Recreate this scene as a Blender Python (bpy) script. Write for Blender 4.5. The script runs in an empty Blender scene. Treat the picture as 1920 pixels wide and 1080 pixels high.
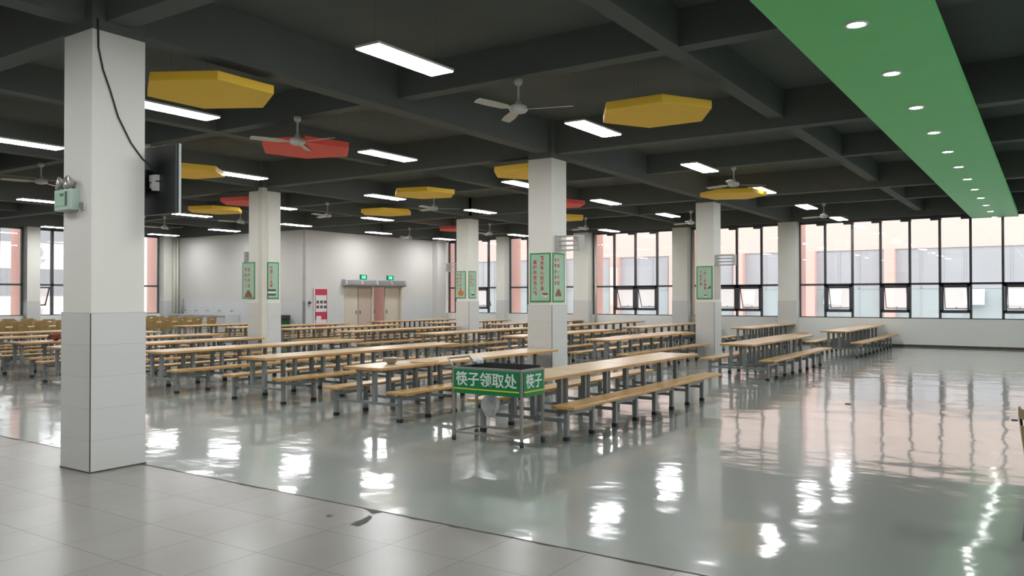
import bpy, bmesh, math, random
from mathutils import Vector, Matrix
random.seed(7)
S = bpy.context.scene
COL = S.collection
PI = math.pi

# ------------------------------------------------------------------ camera, sky, exposure
cam_d = bpy.data.cameras.new('camera')
cam = bpy.data.objects.new('camera', cam_d)
COL.objects.link(cam)
cam_d.sensor_width = 36.0
cam_d.lens = 1512.0 / 1920.0 * 36.0
cam_d.clip_end = 300
Rw = Matrix(((0.831, 0.007, 0.556), (0.556, -0.009, -0.831), (-0.001, 1.0, -0.011)))   # camera axes in the room
q = Rw.to_quaternion(); q.normalize()
CAM_H = 1.64
cam.matrix_world = Matrix.Translation((0, 0, CAM_H)) @ q.to_matrix().to_4x4()
S.camera = cam

world = bpy.data.worlds.new('overcast_sky'); S.world = world
world.use_nodes = True
bg = world.node_tree.nodes['Background']
bg.inputs[0].default_value = (0.98, 0.98, 0.98, 1)
bg.inputs[1].default_value = 3.2

PANEL_E = 52.0       # emission of the LED panels
SPOT_E = 60.0        # emission of the downlight lenses
S.view_settings.view_transform = 'Standard'
S.view_settings.look = 'None'
S.view_settings.gamma = 1.0
S.view_settings.use_curve_mapping = False
S.view_settings.exposure = 0.12
S.cycles.use_denoising = True
S.cycles.max_bounces = 8
S.cycles.diffuse_bounces = 4
S.cycles.glossy_bounces = 4
S.cycles.transparent_max_bounces = 16
S.cycles.sample_clamp_indirect = 4.0
S.cycles.caustics_reflective = False
S.cycles.caustics_refractive = False

# ------------------------------------------------------------------ materials
def new_mat(name):
    m = bpy.data.materials.new(name); m.use_nodes = True
    return m, m.node_tree.nodes, m.node_tree.links, m.node_tree.nodes['Principled BSDF']

def mat(name, col, rough=0.5, metal=0.0, spec=0.5, var=0.06, scale=6.0, bump=0.0, coat=0.0):
    m, n, l, b = new_mat(name)
    b.inputs['Roughness'].default_value = rough
    b.inputs['Metallic'].default_value = metal
    b.inputs['Specular IOR Level'].default_value = spec
    b.inputs['Coat Weight'].default_value = coat
    tc = n.new('ShaderNodeTexCoord'); ns = n.new('ShaderNodeTexNoise')
    ns.inputs['Scale'].default_value = scale; ns.inputs['Detail'].default_value = 3
    l.new(tc.outputs['Object'], ns.inputs['Vector'])
    mx = n.new('ShaderNodeMix'); mx.data_type = 'RGBA'
    mx.inputs[6].default_value = (*[c * (1 - var) for c in col], 1)
    mx.inputs[7].default_value = (*[min(1, c * (1 + var)) for c in col], 1)
    l.new(ns.outputs['Fac'], mx.inputs[0]); l.new(mx.outputs[2], b.inputs['Base Color'])
    if bump:
        bp = n.new('ShaderNodeBump'); bp.inputs['Strength'].default_value = bump; bp.inputs['Distance'].default_value = 0.01
        l.new(ns.outputs['Fac'], bp.inputs['Height']); l.new(bp.outputs['Normal'], b.inputs['Normal'])
    return m

def emit(name, col, e):
    m = bpy.data.materials.new(name); m.use_nodes = True
    n = m.node_tree.nodes; n.clear()
    o = n.new('ShaderNodeOutputMaterial'); x = n.new('ShaderNodeEmission')
    x.inputs[0].default_value = (*col, 1); x.inputs[1].default_value = e
    m.node_tree.links.new(x.outputs[0], o.inputs[0])
    return m

def glass(name, tint, refl=1.0):
    m = bpy.data.materials.new(name); m.use_nodes = True
    n = m.node_tree.nodes; l = m.node_tree.links; n.clear()
    o = n.new('ShaderNodeOutputMaterial'); t = n.new('ShaderNodeBsdfTransparent'); g = n.new('ShaderNodeBsdfGlossy')
    t.inputs[0].default_value = (*tint, 1); g.inputs['Roughness'].default_value = 0.01
    fr = n.new('ShaderNodeFresnel'); fr.inputs[0].default_value = 1.5
    ml = n.new('ShaderNodeMath'); ml.operation = 'MULTIPLY'; ml.inputs[1].default_value = refl
    mx = n.new('ShaderNodeMixShader')
    l.new(fr.outputs[0], ml.inputs[0]); l.new(ml.outputs[0], mx.inputs[0])
    l.new(t.outputs[0], mx.inputs[1]); l.new(g.outputs[0], mx.inputs[2]); l.new(mx.outputs[0], o.inputs[0])
    return m

def tile_mat(name, col, grout, sx, sy, ox, oy, plane, rough=0.25, mortar=0.006, var=0.03, dirt=0.0, spec=0.5):
    """square tiles laid on a world plane ('xy', 'xz' or 'yz')"""
    m, n, l, b = new_mat(name)
    g = n.new('ShaderNodeNewGeometry'); sp = n.new('ShaderNodeSeparateXYZ'); l.new(g.outputs['Position'], sp.inputs[0])
    cb = n.new('ShaderNodeCombineXYZ')
    if plane == 'side':      # upright faces: along = x + y works on both orientations of a pillar face
        ad = n.new('ShaderNodeMath'); ad.operation = 'ADD'
        l.new(sp.outputs['X'], ad.inputs[0]); l.new(sp.outputs['Y'], ad.inputs[1])
        a = ad.outputs[0]; c = sp.outputs['Z']
    else:
        a = sp.outputs[plane[0].upper()]; c = sp.outputs[plane[1].upper()]
    for k, (src, off) in enumerate(((a, ox), (c, oy))):
        sb = n.new('ShaderNodeMath'); sb.operation = 'SUBTRACT'; sb.inputs[1].default_value = off
        l.new(src, sb.inputs[0]); l.new(sb.outputs[0], cb.inputs[k])
    br = n.new('ShaderNodeTexBrick'); br.offset = 0.0; br.squash = 1.0
    br.inputs['Scale'].default_value = 1.0
    br.inputs['Brick Width'].default_value = sx; br.inputs['Row Height'].default_value = sy
    br.inputs['Mortar Size'].default_value = mortar; br.inputs['Mortar Smooth'].default_value = 0.4
    br.inputs['Bias'].default_value = 0.0
    br.inputs['Color1'].default_value = (*[x * (1 - var) for x in col], 1)
    br.inputs['Color2'].default_value = (*[x * (1 + var) for x in col], 1)
    br.inputs['Mortar'].default_value = (*grout, 1)
    l.new(cb.outputs[0], br.inputs['Vector'])
    out = br.outputs['Color']
    if dirt:
        ns = n.new('ShaderNodeTexNoise'); ns.inputs['Scale'].default_value = 0.9; ns.inputs['Detail'].default_value = 6
        l.new(g.outputs['Position'], ns.inputs['Vector'])
        rp = n.new('ShaderNodeMapRange'); rp.inputs[1].default_value = 0.35; rp.inputs[2].default_value = 0.75
        rp.inputs[3].default_value = 0.0; rp.inputs[4].default_value = dirt
        l.new(ns.outputs['Fac'], rp.inputs[0])
        mx = n.new('ShaderNodeMix'); mx.data_type = 'RGBA'; mx.blend_type = 'MULTIPLY'
        mx.inputs[7].default_value = (0.72, 0.70, 0.64, 1)
        l.new(rp.outputs[0], mx.inputs[0]); l.new(out, mx.inputs[6]); out = mx.outputs[2]
    l.new(out, b.inputs['Base Color'])
    b.inputs['Roughness'].default_value = rough
    b.inputs['Specular IOR Level'].default_value = spec
    return m

def epoxy_mat():
    m, n, l, b = new_mat('green_grey_epoxy_floor')
    g = n.new('ShaderNodeNewGeometry')
    ns = n.new('ShaderNodeTexNoise'); ns.inputs['Scale'].default_value = 0.55; ns.inputs['Detail'].default_value = 7; ns.inputs['Roughness'].default_value = 0.6
    l.new(g.outputs['Position'], ns.inputs['Vector'])
    mx = n.new('ShaderNodeMix'); mx.data_type = 'RGBA'
    mx.inputs[6].default_value = (0.235, 0.265, 0.24, 1); mx.inputs[7].default_value = (0.32, 0.35, 0.32, 1)
    l.new(ns.outputs['Fac'], mx.inputs[0]); l.new(mx.outputs[2], b.inputs['Base Color'])
    # slow roller waves of a poured coat
    w1 = n.new('ShaderNodeTexNoise'); w1.inputs['Scale'].default_value = 1.5; w1.inputs['Detail'].default_value = 3.0; w1.inputs['Roughness'].default_value = 0.45
    mp = n.new('ShaderNodeMapping'); mp.inputs['Scale'].default_value = (0.75, 1.0, 1.0)
    l.new(g.outputs['Position'], mp.inputs[0]); l.new(mp.outputs[0], w1.inputs['Vector'])
    bp = n.new('ShaderNodeBump'); bp.inputs['Strength'].default_value = 0.5; bp.inputs['Distance'].default_value = 0.022
    l.new(w1.outputs['Fac'], bp.inputs['Height']); l.new(bp.outputs['Normal'], b.inputs['Normal'])
    rr = n.new('ShaderNodeMapRange'); rr.inputs[3].default_value = 0.25; rr.inputs[4].default_value = 0.40
    l.new(ns.outputs['Fac'], rr.inputs[0]); l.new(rr.outputs[0], b.inputs['Roughness'])
    b.inputs['Specular IOR Level'].default_value = 0.3
    b.inputs['Coat Weight'].default_value = 1.0; b.inputs['Coat IOR'].default_value = 1.45; b.inputs['Coat Roughness'].default_value = 0.075
    l.new(bp.outputs['Normal'], b.inputs['Coat Normal'])
    return m

def wood_mat(name, c1, c2, rough, axis='y'):
    m, n, l, b = new_mat(name)
    tc = n.new('ShaderNodeTexCoord'); mp = n.new('ShaderNodeMapping')
    sc = {'y': (26, 1.6, 26), 'x': (1.6, 26, 26), 'z': (26, 26, 1.6)}[axis]
    mp.inputs['Scale'].default_value = sc
    oi = n.new('ShaderNodeObjectInfo')
    l.new(tc.outputs['Object'], mp.inputs[0])
    ad = n.new('ShaderNodeVectorMath'); ad.operation = 'ADD'
    l.new(mp.outputs[0], ad.inputs[0]); l.new(oi.outputs['Random'], ad.inputs[1])
    ns = n.new('ShaderNodeTexNoise'); ns.inputs['Scale'].default_value = 1.0; ns.inputs['Detail'].default_value = 5
    l.new(ad.outputs[0], ns.inputs['Vector'])
    mx = n.new('ShaderNodeMix'); mx.data_type = 'RGBA'
    mx.inputs[6].default_value = (*c1, 1); mx.inputs[7].default_value = (*c2, 1)
    rp = n.new('ShaderNodeMapRange'); rp.inputs[1].default_value = 0.3; rp.inputs[2].default_value = 0.7
    l.new(ns.outputs['Fac'], rp.inputs[0]); l.new(rp.outputs[0], mx.inputs[0]); l.new(mx.outputs[2], b.inputs['Base Color'])
    b.inputs['Roughness'].default_value = rough
    return m

M = {}
M['epoxy'] = epoxy_mat()
M['floor_tile'] = tile_mat('greige_floor_tile', (0.285, 0.273, 0.246), (0.19, 0.172, 0.146), 0.595, 0.595, -6.04, 4.60, 'xy', 0.26, 0.004, 0.03, 0.5, 0.4)
M['pillar_tile'] = tile_mat('white_wall_tile', (0.575, 0.578, 0.56), (0.49, 0.49, 0.475), 400.0, 0.298, -200.37, 0.0, 'side', 0.28, 0.004, 0.012)
M['wall_tile'] = tile_mat('grey_white_wall_tile', (0.55, 0.56, 0.565), (0.45, 0.45, 0.45), 0.298, 0.298, 0, 0.0, 'side', 0.3, 0.003, 0.02)
M['paint'] = mat('off_white_paint', (0.72, 0.71, 0.655), 0.7, var=0.03, scale=2)
M['wall_paint'] = mat('warm_white_wall_paint', (0.565, 0.548, 0.52), 0.75, var=0.03, scale=1.2)
M['parapet'] = mat('light_grey_tile_parapet', (0.74, 0.74, 0.70), 0.35, var=0.03)
M['ceiling'] = mat('charcoal_ceiling_paint', (0.118, 0.128, 0.121), 0.85, var=0.10, scale=1.5, spec=0.2)
M['green_soffit'] = mat('green_soffit_board', (0.17, 0.68, 0.22), 0.5, var=0.04, scale=2)
M['yellow'] = mat('yellow_acoustic_board', (0.98, 0.60, 0.045), 0.6, var=0.05, scale=3)
M['red'] = mat('red_acoustic_board', (0.80, 0.085, 0.06), 0.6, var=0.05, scale=3)
M['led'] = emit('led_panel_glow', (0.95, 0.96, 0.97), PANEL_E)
M['lens'] = emit('downlight_lens_glow', (0.96, 0.98, 0.97), SPOT_E)
M['white_metal'] = mat('white_painted_metal', (0.62, 0.62, 0.60), 0.4, var=0.03)
M['fan_white'] = mat('aged_white_fan_enamel', (0.50, 0.49, 0.45), 0.45, var=0.05)
M['grey_steel'] = mat('grey_painted_steel', (0.20, 0.212, 0.212), 0.38, var=0.08)
M['steel'] = mat('brushed_stainless_steel', (0.40, 0.385, 0.355), 0.33, metal=0.85, var=0.10, scale=20)
M['black'] = mat('black_rubber', (0.015, 0.016, 0.016), 0.6)
M['frame'] = mat('dark_window_aluminium', (0.060, 0.060, 0.068), 0.4)
M['glass'] = glass('clear_window_glass', (0.93, 0.95, 0.95))
def sky_whitened(name):
    m = bpy.data.materials.new(name); m.use_nodes = True
    n = m.node_tree.nodes; l = m.node_tree.links; n.clear()
    o = n.new('ShaderNodeOutputMaterial'); t = n.new('ShaderNodeBsdfTransparent'); d = n.new('ShaderNodeBsdfTranslucent'); mx = n.new('ShaderNodeMixShader')
    d.inputs[0].default_value = (0.62, 0.61, 0.60, 1); mx.inputs[0].default_value = 0.55
    l.new(t.outputs[0], mx.inputs[1]); l.new(d.outputs[0], mx.inputs[2]); l.new(mx.outputs[0], o.inputs[0])
    return m
M['sky_white'] = sky_whitened('sky_white_sash_glass')  # pale translucent mix stands in for sky reflected in the open sashes
M['wood_top'] = wood_mat('pale_beech_laminate', (0.50, 0.345, 0.185), (0.62, 0.45, 0.26), 0.28)
M['wood_bench'] = wood_mat('honey_beech_laminate', (0.43, 0.255, 0.085), (0.52, 0.33, 0.125), 0.28)
M['wood_edge'] = wood_mat('orange_edge_banding', (0.47, 0.235, 0.062), (0.56, 0.30, 0.095), 0.35)
M['ply'] = wood_mat('brown_bent_plywood', (0.27, 0.17, 0.06), (0.35, 0.225, 0.085), 0.4, 'z')
M['sign_green'] = mat('green_sign_board', (0.0, 0.19, 0.06), 0.35, var=0.03)
M['sign_white'] = mat('white_sign_lettering', (0.72, 0.76, 0.74), 0.5, var=0.01)
M['sign_yellow'] = mat('yellow_sign_line', (0.62, 0.60, 0.03), 0.5, var=0.01)
M['poster'] = mat('pale_green_poster', (0.33, 0.52, 0.38), 0.4, var=0.10, scale=4)
M['poster_edge'] = mat('dark_green_poster_border', (0.035, 0.22, 0.07), 0.4)
M['poster_red'] = mat('red_poster_lettering', (0.50, 0.055, 0.085), 0.5)
M['poster_pink'] = mat('faded_pink_poster', (0.50, 0.45, 0.42), 0.5)
M['poster_faint'] = mat('grey_green_poster_lettering', (0.19, 0.34, 0.24), 0.5)
M['poster_white'] = mat('white_print', (0.62, 0.62, 0.60), 0.5)
M['poster_brown'] = mat('brown_print', (0.26, 0.10, 0.055), 0.5, var=0.3, scale=40)
M['poster_orange'] = mat('orange_print', (0.55, 0.15, 0.06), 0.5, var=0.2, scale=40)
M['poster_dark'] = mat('dark_print', (0.06, 0.06, 0.055), 0.5)
M['notice_red'] = mat('crimson_notice_print', (0.45, 0.035, 0.075), 0.45)
M['notice_white'] = mat('white_notice_paper', (0.66, 0.63, 0.63), 0.5)
M['door'] = mat('cream_steel_door', (0.56, 0.50, 0.40), 0.45, var=0.03)
M['door_tan'] = mat('tan_steel_door', (0.47, 0.375, 0.31), 0.45, var=0.03)
M['pink'] = mat('salmon_facade_paint', (0.72, 0.41, 0.36), 0.8, var=0.03)
M['pink_pale'] = mat('pale_salmon_facade_paint', (0.68, 0.515, 0.47), 0.8, var=0.03)
M['pink_mid'] = mat('light_salmon_facade_paint', (0.74, 0.48, 0.43), 0.8, var=0.03)
M['white_facade'] = mat('white_facade_paint', (0.86, 0.86, 0.84), 0.8, var=0.02)
M['grey_facade'] = mat('grey_facade_paint', (0.33, 0.33, 0.35), 0.8, var=0.05)
M['facade_glass'] = mat('sky_and_curtain_facade_glass', (0.43, 0.43, 0.46), 0.12, var=0.05, scale=0.6)  # reflected sky painted into upper and lower glass colours, with curtains behind
M['facade_glass_low'] = mat('bluish_facade_glass', (0.43, 0.48, 0.50), 0.12, var=0.05, scale=0.6)
M['facade_sash'] = mat('painted_sky_sash', (0.62, 0.70, 0.74), 0.1, var=0.02)  # sky reflection painted in as a pale blue base colour
M['bar_grey'] = mat('pale_grey_glazing_bar', (0.44, 0.44, 0.46), 0.6)
M['paving'] = mat('pale_courtyard_paving', (0.45, 0.45, 0.44), 0.8)
M['tv'] = mat('black_tv_plastic', (0.012, 0.014, 0.015), 0.35)
M['tv_edge'] = mat('silver_tv_bezel', (0.42, 0.47, 0.46), 0.3, metal=0.4)
M['cable'] = mat('black_cable', (0.02, 0.02, 0.02), 0.6)
M['pipe_grey'] = mat('dark_grey_pipe', (0.32, 0.30, 0.305), 0.5)
M['sleeve'] = mat('dark_pipe_sleeve', (0.18, 0.175, 0.18), 0.5)
M['pipe_cream'] = mat('cream_pipe', (0.58, 0.565, 0.49), 0.55)
M['louver'] = mat('light_grey_louvre', (0.42, 0.42, 0.41), 0.5)
M['em_green'] = mat('pale_green_plastic', (0.42, 0.53, 0.47), 0.4)
M['em_dark'] = mat('dark_green_print', (0.04, 0.11, 0.09), 0.5)
M['em_lens'] = mat('clear_lamp_reflector', (0.50, 0.50, 0.45), 0.15, metal=0.6)
M['exit_glow'] = emit('green_exit_sign_glow', (0.02, 0.75, 0.30), 1.3)
M['exit_light'] = emit('pale_green_pictogram_glow', (0.35, 1.0, 0.65), 1.6)
M['exit_case'] = mat('dark_green_sign_case', (0.01, 0.12, 0.06), 0.4)
M['bin_green'] = mat('dark_green_bin', (0.008, 0.075, 0.025), 0.45)
M['bin_dark'] = mat('dark_bin_rim', (0.03, 0.035, 0.033), 0.5)
M['seam'] = mat('dirt_filled_seam', (0.075, 0.065, 0.045), 0.9, var=0.5, scale=12)
M['damage'] = mat('exposed_grey_mortar', (0.095, 0.10, 0.09), 0.9, var=0.3, scale=30)
M['plastic_bag'] = mat('thin_white_plastic', (0.62, 0.63, 0.62), 0.45)
M['tissue'] = mat('white_tissue', (0.66, 0.68, 0.68), 0.8)
M['red_cloth'] = mat('rust_red_fabric', (0.26, 0.07, 0.045), 0.8)
M['concrete'] = mat('plain_wall_paint', (0.50, 0.50, 0.48), 0.8)

# ------------------------------------------------------------------ mesh helpers
class MB:
    def __init__(self): self.v = []; self.f = []; self.m = []
    def box(self, x0, x1, y0, y1, z0, z1, mi=0, top=None, side=None):
        i = len(self.v)
        self.v += [(x0,y0,z0),(x1,y0,z0),(x1,y1,z0),(x0,y1,z0),(x0,y0,z1),(x1,y0,z1),(x1,y1,z1),(x0,y1,z1)]
        self.f += [(i,i+3,i+2,i+1),(i+4,i+5,i+6,i+7),(i,i+1,i+5,i+4),(i+1,i+2,i+6,i+5),(i+2,i+3,i+7,i+6),(i+3,i,i+4,i+7)]
        s = mi if side is None else side
        self.m += [mi, mi if top is None else top, s, s, s, s]
        return self
    def quad(self, pts, mi=0):
        i = len(self.v); self.v += list(pts); self.f.append(tuple(range(i, i+len(pts)))); self.m.append(mi); return self
    def prism(self, pts, axis, a, b, mi=0):
        """pts: 2-D outline (counter-clockwise), extruded along axis from a to b"""
        def P(p, t):
            return {'x': (t, p[0], p[1]), 'y': (p[0], t, p[1]), 'z': (p[0], p[1], t)}[axis]
        i = len(self.v); k = len(pts)
        self.v += [P(p, a) for p in pts] + [P(p, b) for p in pts]
        self.f.append(tuple(range(i, i+k))[::-1]); self.f.append(tuple(range(i+k, i+2*k)))
        for j in range(k):
            self.f.append((i+j, i+(j+1)%k, i+k+(j+1)%k, i+k+j))
        self.m += [mi]*(k+2); return self
    def lathe(self, prof, c, seg=20, mi=0):
        i = len(self.v); k = len(prof)
        for s in range(seg):
            a = 2*PI*s/seg
            for r, z in prof: self.v.append((c[0]+r*math.cos(a), c[1]+r*math.sin(a), c[2]+z))
        for s in range(seg):
            t = (s+1) % seg
            for j in range(k-1):
                self.f.append((i+s*k+j, i+t*k+j, i+t*k+j+1, i+s*k+j+1)); self.m.append(mi)
        return self
    def tube(self, pts, r, seg=8, mi=0):
        i = len(self.v); n = len(pts); P = [Vector(p) for p in pts]
        for k, p in enumerate(P):
            d = (P[min(k+1,n-1)] - P[max(k-1,0)]).normalized()
            u = d.cross(Vector((0,0,1)))
            if u.length < 1e-3: u = d.cross(Vector((1,0,0)))
            u.normalize(); w = d.cross(u)
            for s in range(seg):
                a = 2*PI*s/seg
                self.v.append(tuple(p + r*(math.cos(a)*u + math.sin(a)*w)))
        for k in range(n-1):
            for s in range(seg):
                t = (s+1) % seg
                self.f.append((i+k*seg+s, i+k*seg+t, i+(k+1)*seg+t, i+(k+1)*seg+s)); self.m.append(mi)
        self.f.append(tuple(i+s for s in range(seg))[::-1]); self.f.append(tuple(i+(n-1)*seg+s for s in range(seg))); self.m += [mi, mi]
        return self
    def build(self, name, mats, parent=None, bevel=0.0, smooth=False, loc=None):
        me = bpy.data.meshes.new(name)
        me.from_pydata(self.v, [], self.f)
        if not isinstance(mats, (list, tuple)): mats = [mats]
        for x in mats: me.materials.append(M[x] if isinstance(x, str) else x)
        me.polygons.foreach_set('material_index', self.m)
        bm = bmesh.new(); bm.from_mesh(me)
        bmesh.ops.recalc_face_normals(bm, faces=bm.faces)
        if bevel:
            bmesh.ops.bevel(bm, geom=bm.edges[:], offset=bevel, segments=2, affect='EDGES', profile=0.5)
        bm.to_mesh(me); bm.free()
        if smooth: me.polygons.foreach_set('use_smooth', [True]*len(me.polygons))
        me.update()
        o = bpy.data.objects.new(name, me); COL.objects.link(o)
        if parent: o.parent = parent
        if loc: o.location = loc
        return o

def empty(name, loc=(0,0,0), rz=0.0):
    o = bpy.data.objects.new(name, None); COL.objects.link(o)
    o.empty_display_size = 0.1; o.location = loc; o.rotation_euler = (0,0,rz); return o
def tag(o, label, cat, group=None, kind=None):
    o['label'] = label; o['category'] = cat
    if group: o['group'] = group
    if kind: o['kind'] = kind
    return o
def struct(o):
    o['kind'] = 'structure'; return o
def kids(o): return [c for c in bpy.data.objects if c.parent == o]
def copy_tree(root, loc, rz, tree):
    r = root.copy(); COL.objects.link(r); r.location = loc; r.rotation_euler = (0,0,rz)
    for ch, subs in tree:
        c = ch.copy(); COL.objects.link(c); c.parent = r
        for g in subs:
            d = g.copy(); COL.objects.link(d); d.parent = c
    return r
def tree_of(root): return [(c, kids(c)) for c in kids(root)]
ORD = ['first','second','third','fourth','fifth','sixth','seventh','eighth','ninth','tenth','eleventh','twelfth','thirteenth','fourteenth']

def text_mesh(name, s, size, material, parent, matrix, bold=0.0, depth=0.002):
    cu = bpy.data.curves.new(name, 'FONT'); cu.body = s; cu.size = size
    cu.align_x = 'CENTER'; cu.align_y = 'CENTER'; cu.extrude = depth; cu.offset = bold; cu.resolution_u = 3
    t = bpy.data.objects.new('tmp_text', cu); COL.objects.link(t)
    bpy.context.view_layer.update()
    me = bpy.data.meshes.new_from_object(t.evaluated_get(bpy.context.evaluated_depsgraph_get()))
    bpy.data.objects.remove(t); bpy.data.curves.remove(cu)
    me.materials.clear(); me.materials.append(M[material]); me.name = name
    xs = [v.co.x for v in me.vertices]; ys = [v.co.y for v in me.vertices]
    if xs:
        cx = (min(xs)+max(xs))/2; cy = (min(ys)+max(ys))/2
        for v in me.vertices: v.co.x -= cx; v.co.y -= cy
    o = bpy.data.objects.new(name, me); COL.objects.link(o)
    if parent: o.parent = parent
    o.matrix_local = matrix
    return o
def M_face(o, x_axis, up=(0,0,1)):
    """matrix: text x runs along x_axis, text y runs up, at point o"""
    x = Vector(x_axis).normalized(); y = Vector(up); z = x.cross(y)
    m = Matrix((x, y, z)).transposed().to_4x4(); m.translation = Vector(o); return m

# ------------------------------------------------------------------ room
XL, XR, YB, YF = -31.75, 8.6, 29.3, -6.0     # left wall, right wall, window wall, wall behind the camera
BX, BY = -23.4, 20.9                          # corner of the white block
SLAB, MAIN, SEC = 4.85, 4.27, 4.42
EDGE = 4.59                                   # tile / epoxy border
H0 = 4.17                                     # top of the pale pillar paint

struct(MB().box(XL-0.3, XR+0.3, EDGE, YB+0.3, -0.2, 0.0).build('floor', 'epoxy'))
struct(MB().box(XL-0.3, XR+0.3, YF-0.3, EDGE, -0.2, 0.0).build('floor.001', 'floor_tile'))
struct(MB().box(XL-0.3, XR+0.3, YF-0.3, YB+0.3, SLAB, SLAB+0.15).build('ceiling', 'ceiling'))

# seam between tiles and epoxy, crumbling in places
def seam():
    mb = MB(); x = XL; pts = []
    while x < XR:
        w = 0.010 + 0.010*random.random() + (0.02 if random.random() < 0.12 else 0)
        pts.append((x, w, 0.006*random.random())); x += 0.07 + 0.06*random.random()
    for a, b in zip(pts, pts[1:]):
        mb.quad([(a[0], EDGE-a[1], 0.0015), (b[0], EDGE-b[1], 0.0015), (b[0], EDGE+b[2], 0.0015), (a[0], EDGE+a[2], 0.0015)])
    return mb.build('trim_1', 'seam')
struct(seam())
# broken tile corner and chips beside the seam
def chip(pts, name):
    return struct(MB().quad([(x, y, 0.002) for x, y in pts]).build(name, 'damage'))
chip([(-4.51,4.595),(-4.25,4.585),(-4.28,4.50),(-4.33,4.52),(-4.387,4.555)], 'trim_2')
chip([(-4.215,4.20),(-4.13,4.195),(-4.155,4.31),(-4.215,4.425),(-4.27,4.455),(-4.235,4.34),(-4.235,4.27)], 'trim_3')
chip([(-4.515,4.245),(-4.49,4.275),(-4.495,4.30),(-4.545,4.29)], 'trim_4')

# walls
struct(MB().box(XL-0.3, XR+0.3, YF-0.3, YF, 0, SLAB).build('wall_behind', 'concrete'))
struct(MB().box(XR, XR+0.3, YF, YB+0.3, 0, 0.25).box(XR, XR+0.3, YF, YB+0.3, 4.6, SLAB).build('wall_right', 'concrete'))
rw = struct(empty('window_20', (0, 0, 0)))  # unseen glazing, added so daylight reaches the right-hand faces
rf = MB()
for k in range(40):
    rf.box(XR+0.10, XR+0.18, YF+0.9*k-0.04, YF+0.9*k+0.04, 0.25, 4.6)
rf.box(XR+0.10, XR+0.18, YF, YB, 2.03, 2.10)
rf.build('frame', 'frame', rw)
MB().box(XR+0.136, XR+0.144, YF, YB, 0.25, 4.6).build('pane', 'glass', rw)
wb = MB().box(BX-0.2, XR, YB, YB+0.3, 0, 0.92, 0).box(BX-0.2, XR, YB, YB+0.3, 4.25, SLAB, 1)
struct(wb.build('wall_back', ['parapet', 'ceiling']))
struct(MB().box(BX-0.2, XR, YB-0.012, YB, 0, 0.07).build('baseboard_back', 'seam'))
wl = MB().box(XL-0.3, XL, YF, BY, 0, 0.96, 0).box(XL-0.3, XL, YF, BY, 4.25, SLAB, 1)
struct(wl.build('wall_left', ['parapet', 'ceiling']))
# white block: face along x (with the wash trough) and face along y (with the doors)
struct(MB().box(XL-0.3, BX, BY, BY+0.2, 1.5, H0+0.02, 0).box(XL-0.3, BX, BY, BY+0.2, H0+0.02, SLAB, 1).box(XL-0.3, BX+0.01, BY-0.01, BY+0.2, 0, 1.5, 2).build('wall_far', ['wall_paint', 'ceiling', 'wall_tile']))
D0, D1, DH = 22.95, 26.35, 2.10
wd = MB()
wd.box(BX-0.2, BX, BY+0.2, D0, 1.5, H0+0.02, 0).box(BX-0.2, BX, D1, YB+0.3, 1.5, H0+0.02, 0).box(BX-0.2, BX, D0, D1, DH, H0+0.02, 0)
wd.box(BX-0.2, BX, BY+0.2, YB+0.3, H0+0.02, SLAB, 1)
wd.box(BX-0.2, BX+0.01, BY+0.2, D0, 0, 1.5, 2).box(BX-0.2, BX+0.01, D1, YB+0.3, 0, 1.5, 2)
struct(wd.build('wall_side', ['wall_paint', 'ceiling', 'wall_tile']))

# pillars
HX, HY = 0.25, 0.265
P1, P2, P3, P4, P5 = (-7.715, 4.345), (-15.74, 12.82), (-7.77, 12.80), (-15.85, 21.08), (-7.71, 21.08)   # near, cream-piped, centre, far middle, right-hand
def pillar(x, y, hx=HX, hy=HY):
    root = struct(empty('column', (x, y, 0)))
    MB().box(-hx, hx, -hy, hy, 1.5, H0).build('painted_shaft', 'paint', root)
    MB().box(-hx, hx, -hy, hy, H0, SLAB).build('dark_head', 'ceiling', root)
    t = 0.012
    MB().box(-hx-t, hx+t, -hy-t, hy+t, 0, 1.5).build('tile_cladding', 'pillar_tile', root)
    MB().box(hx+t-0.006, hx+t+0.002, -hy-t-0.002, -hy-t+0.006, 0.0, 1.49).build('corner_joint', 'seam', root)
    MB().box(-hx-t-0.006, hx+t+0.006, -hy-t-0.006, hy+t+0.006, 0.0, 0.012).build('base_joint', 'seam', root)
    return root
for p in (P1, P2, P3, P4, P5): pillar(*p)
pillar(-15.73, 4.345); pillar(-23.72, 12.82); pillar(-23.72, 4.345)
# a boxed-in pipe painted with the pillar left of the middle
struct(MB().box(P2[0]+HX-0.07, P2[0]+HX+0.07, P2[1]-HY-0.07, P2[1]-HY+0.07, 0, H0+0.06).build('trim_5', 'pipe_cream'))
# engaged pillars along the window wall and left wall
WCOL = [(-8.05,-7.42), (-12.03,-11.42), (-16.35,-15.66), (-20.22,-19.80), (-24.2,-23.38), (-0.02, 0.6)]
for a, b in WCOL:
    if a > -24:
        struct(MB().box(a, b, YB-0.32, YB+0.3, 1.5, H0+0.1, 0).box(a-0.01, b+0.01, YB-0.33, YB+0.3, 0, 1.5, 1).box(a, b, YB-0.32, YB+0.3, H0+0.1, SLAB, 2).build('column', ['paint', 'pillar_tile', 'ceiling']))
LCOL = [(14.82, 15.28), (10.8, 11.3), (6.8, 7.3), (20.35, 20.9), (2.8, 3.3)]
for a, b in LCOL:
    struct(MB().box(XL-0.3, XL+0.25, a, b, 1.5, H0+0.1, 0).box(XL-0.3, XL+0.26, a-0.01, b+0.01, 0, 1.5, 1).box(XL-0.3, XL+0.25, a, b, H0+0.1, SLAB, 2).build('column', ['paint', 'pillar_tile', 'ceiling']))
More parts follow.
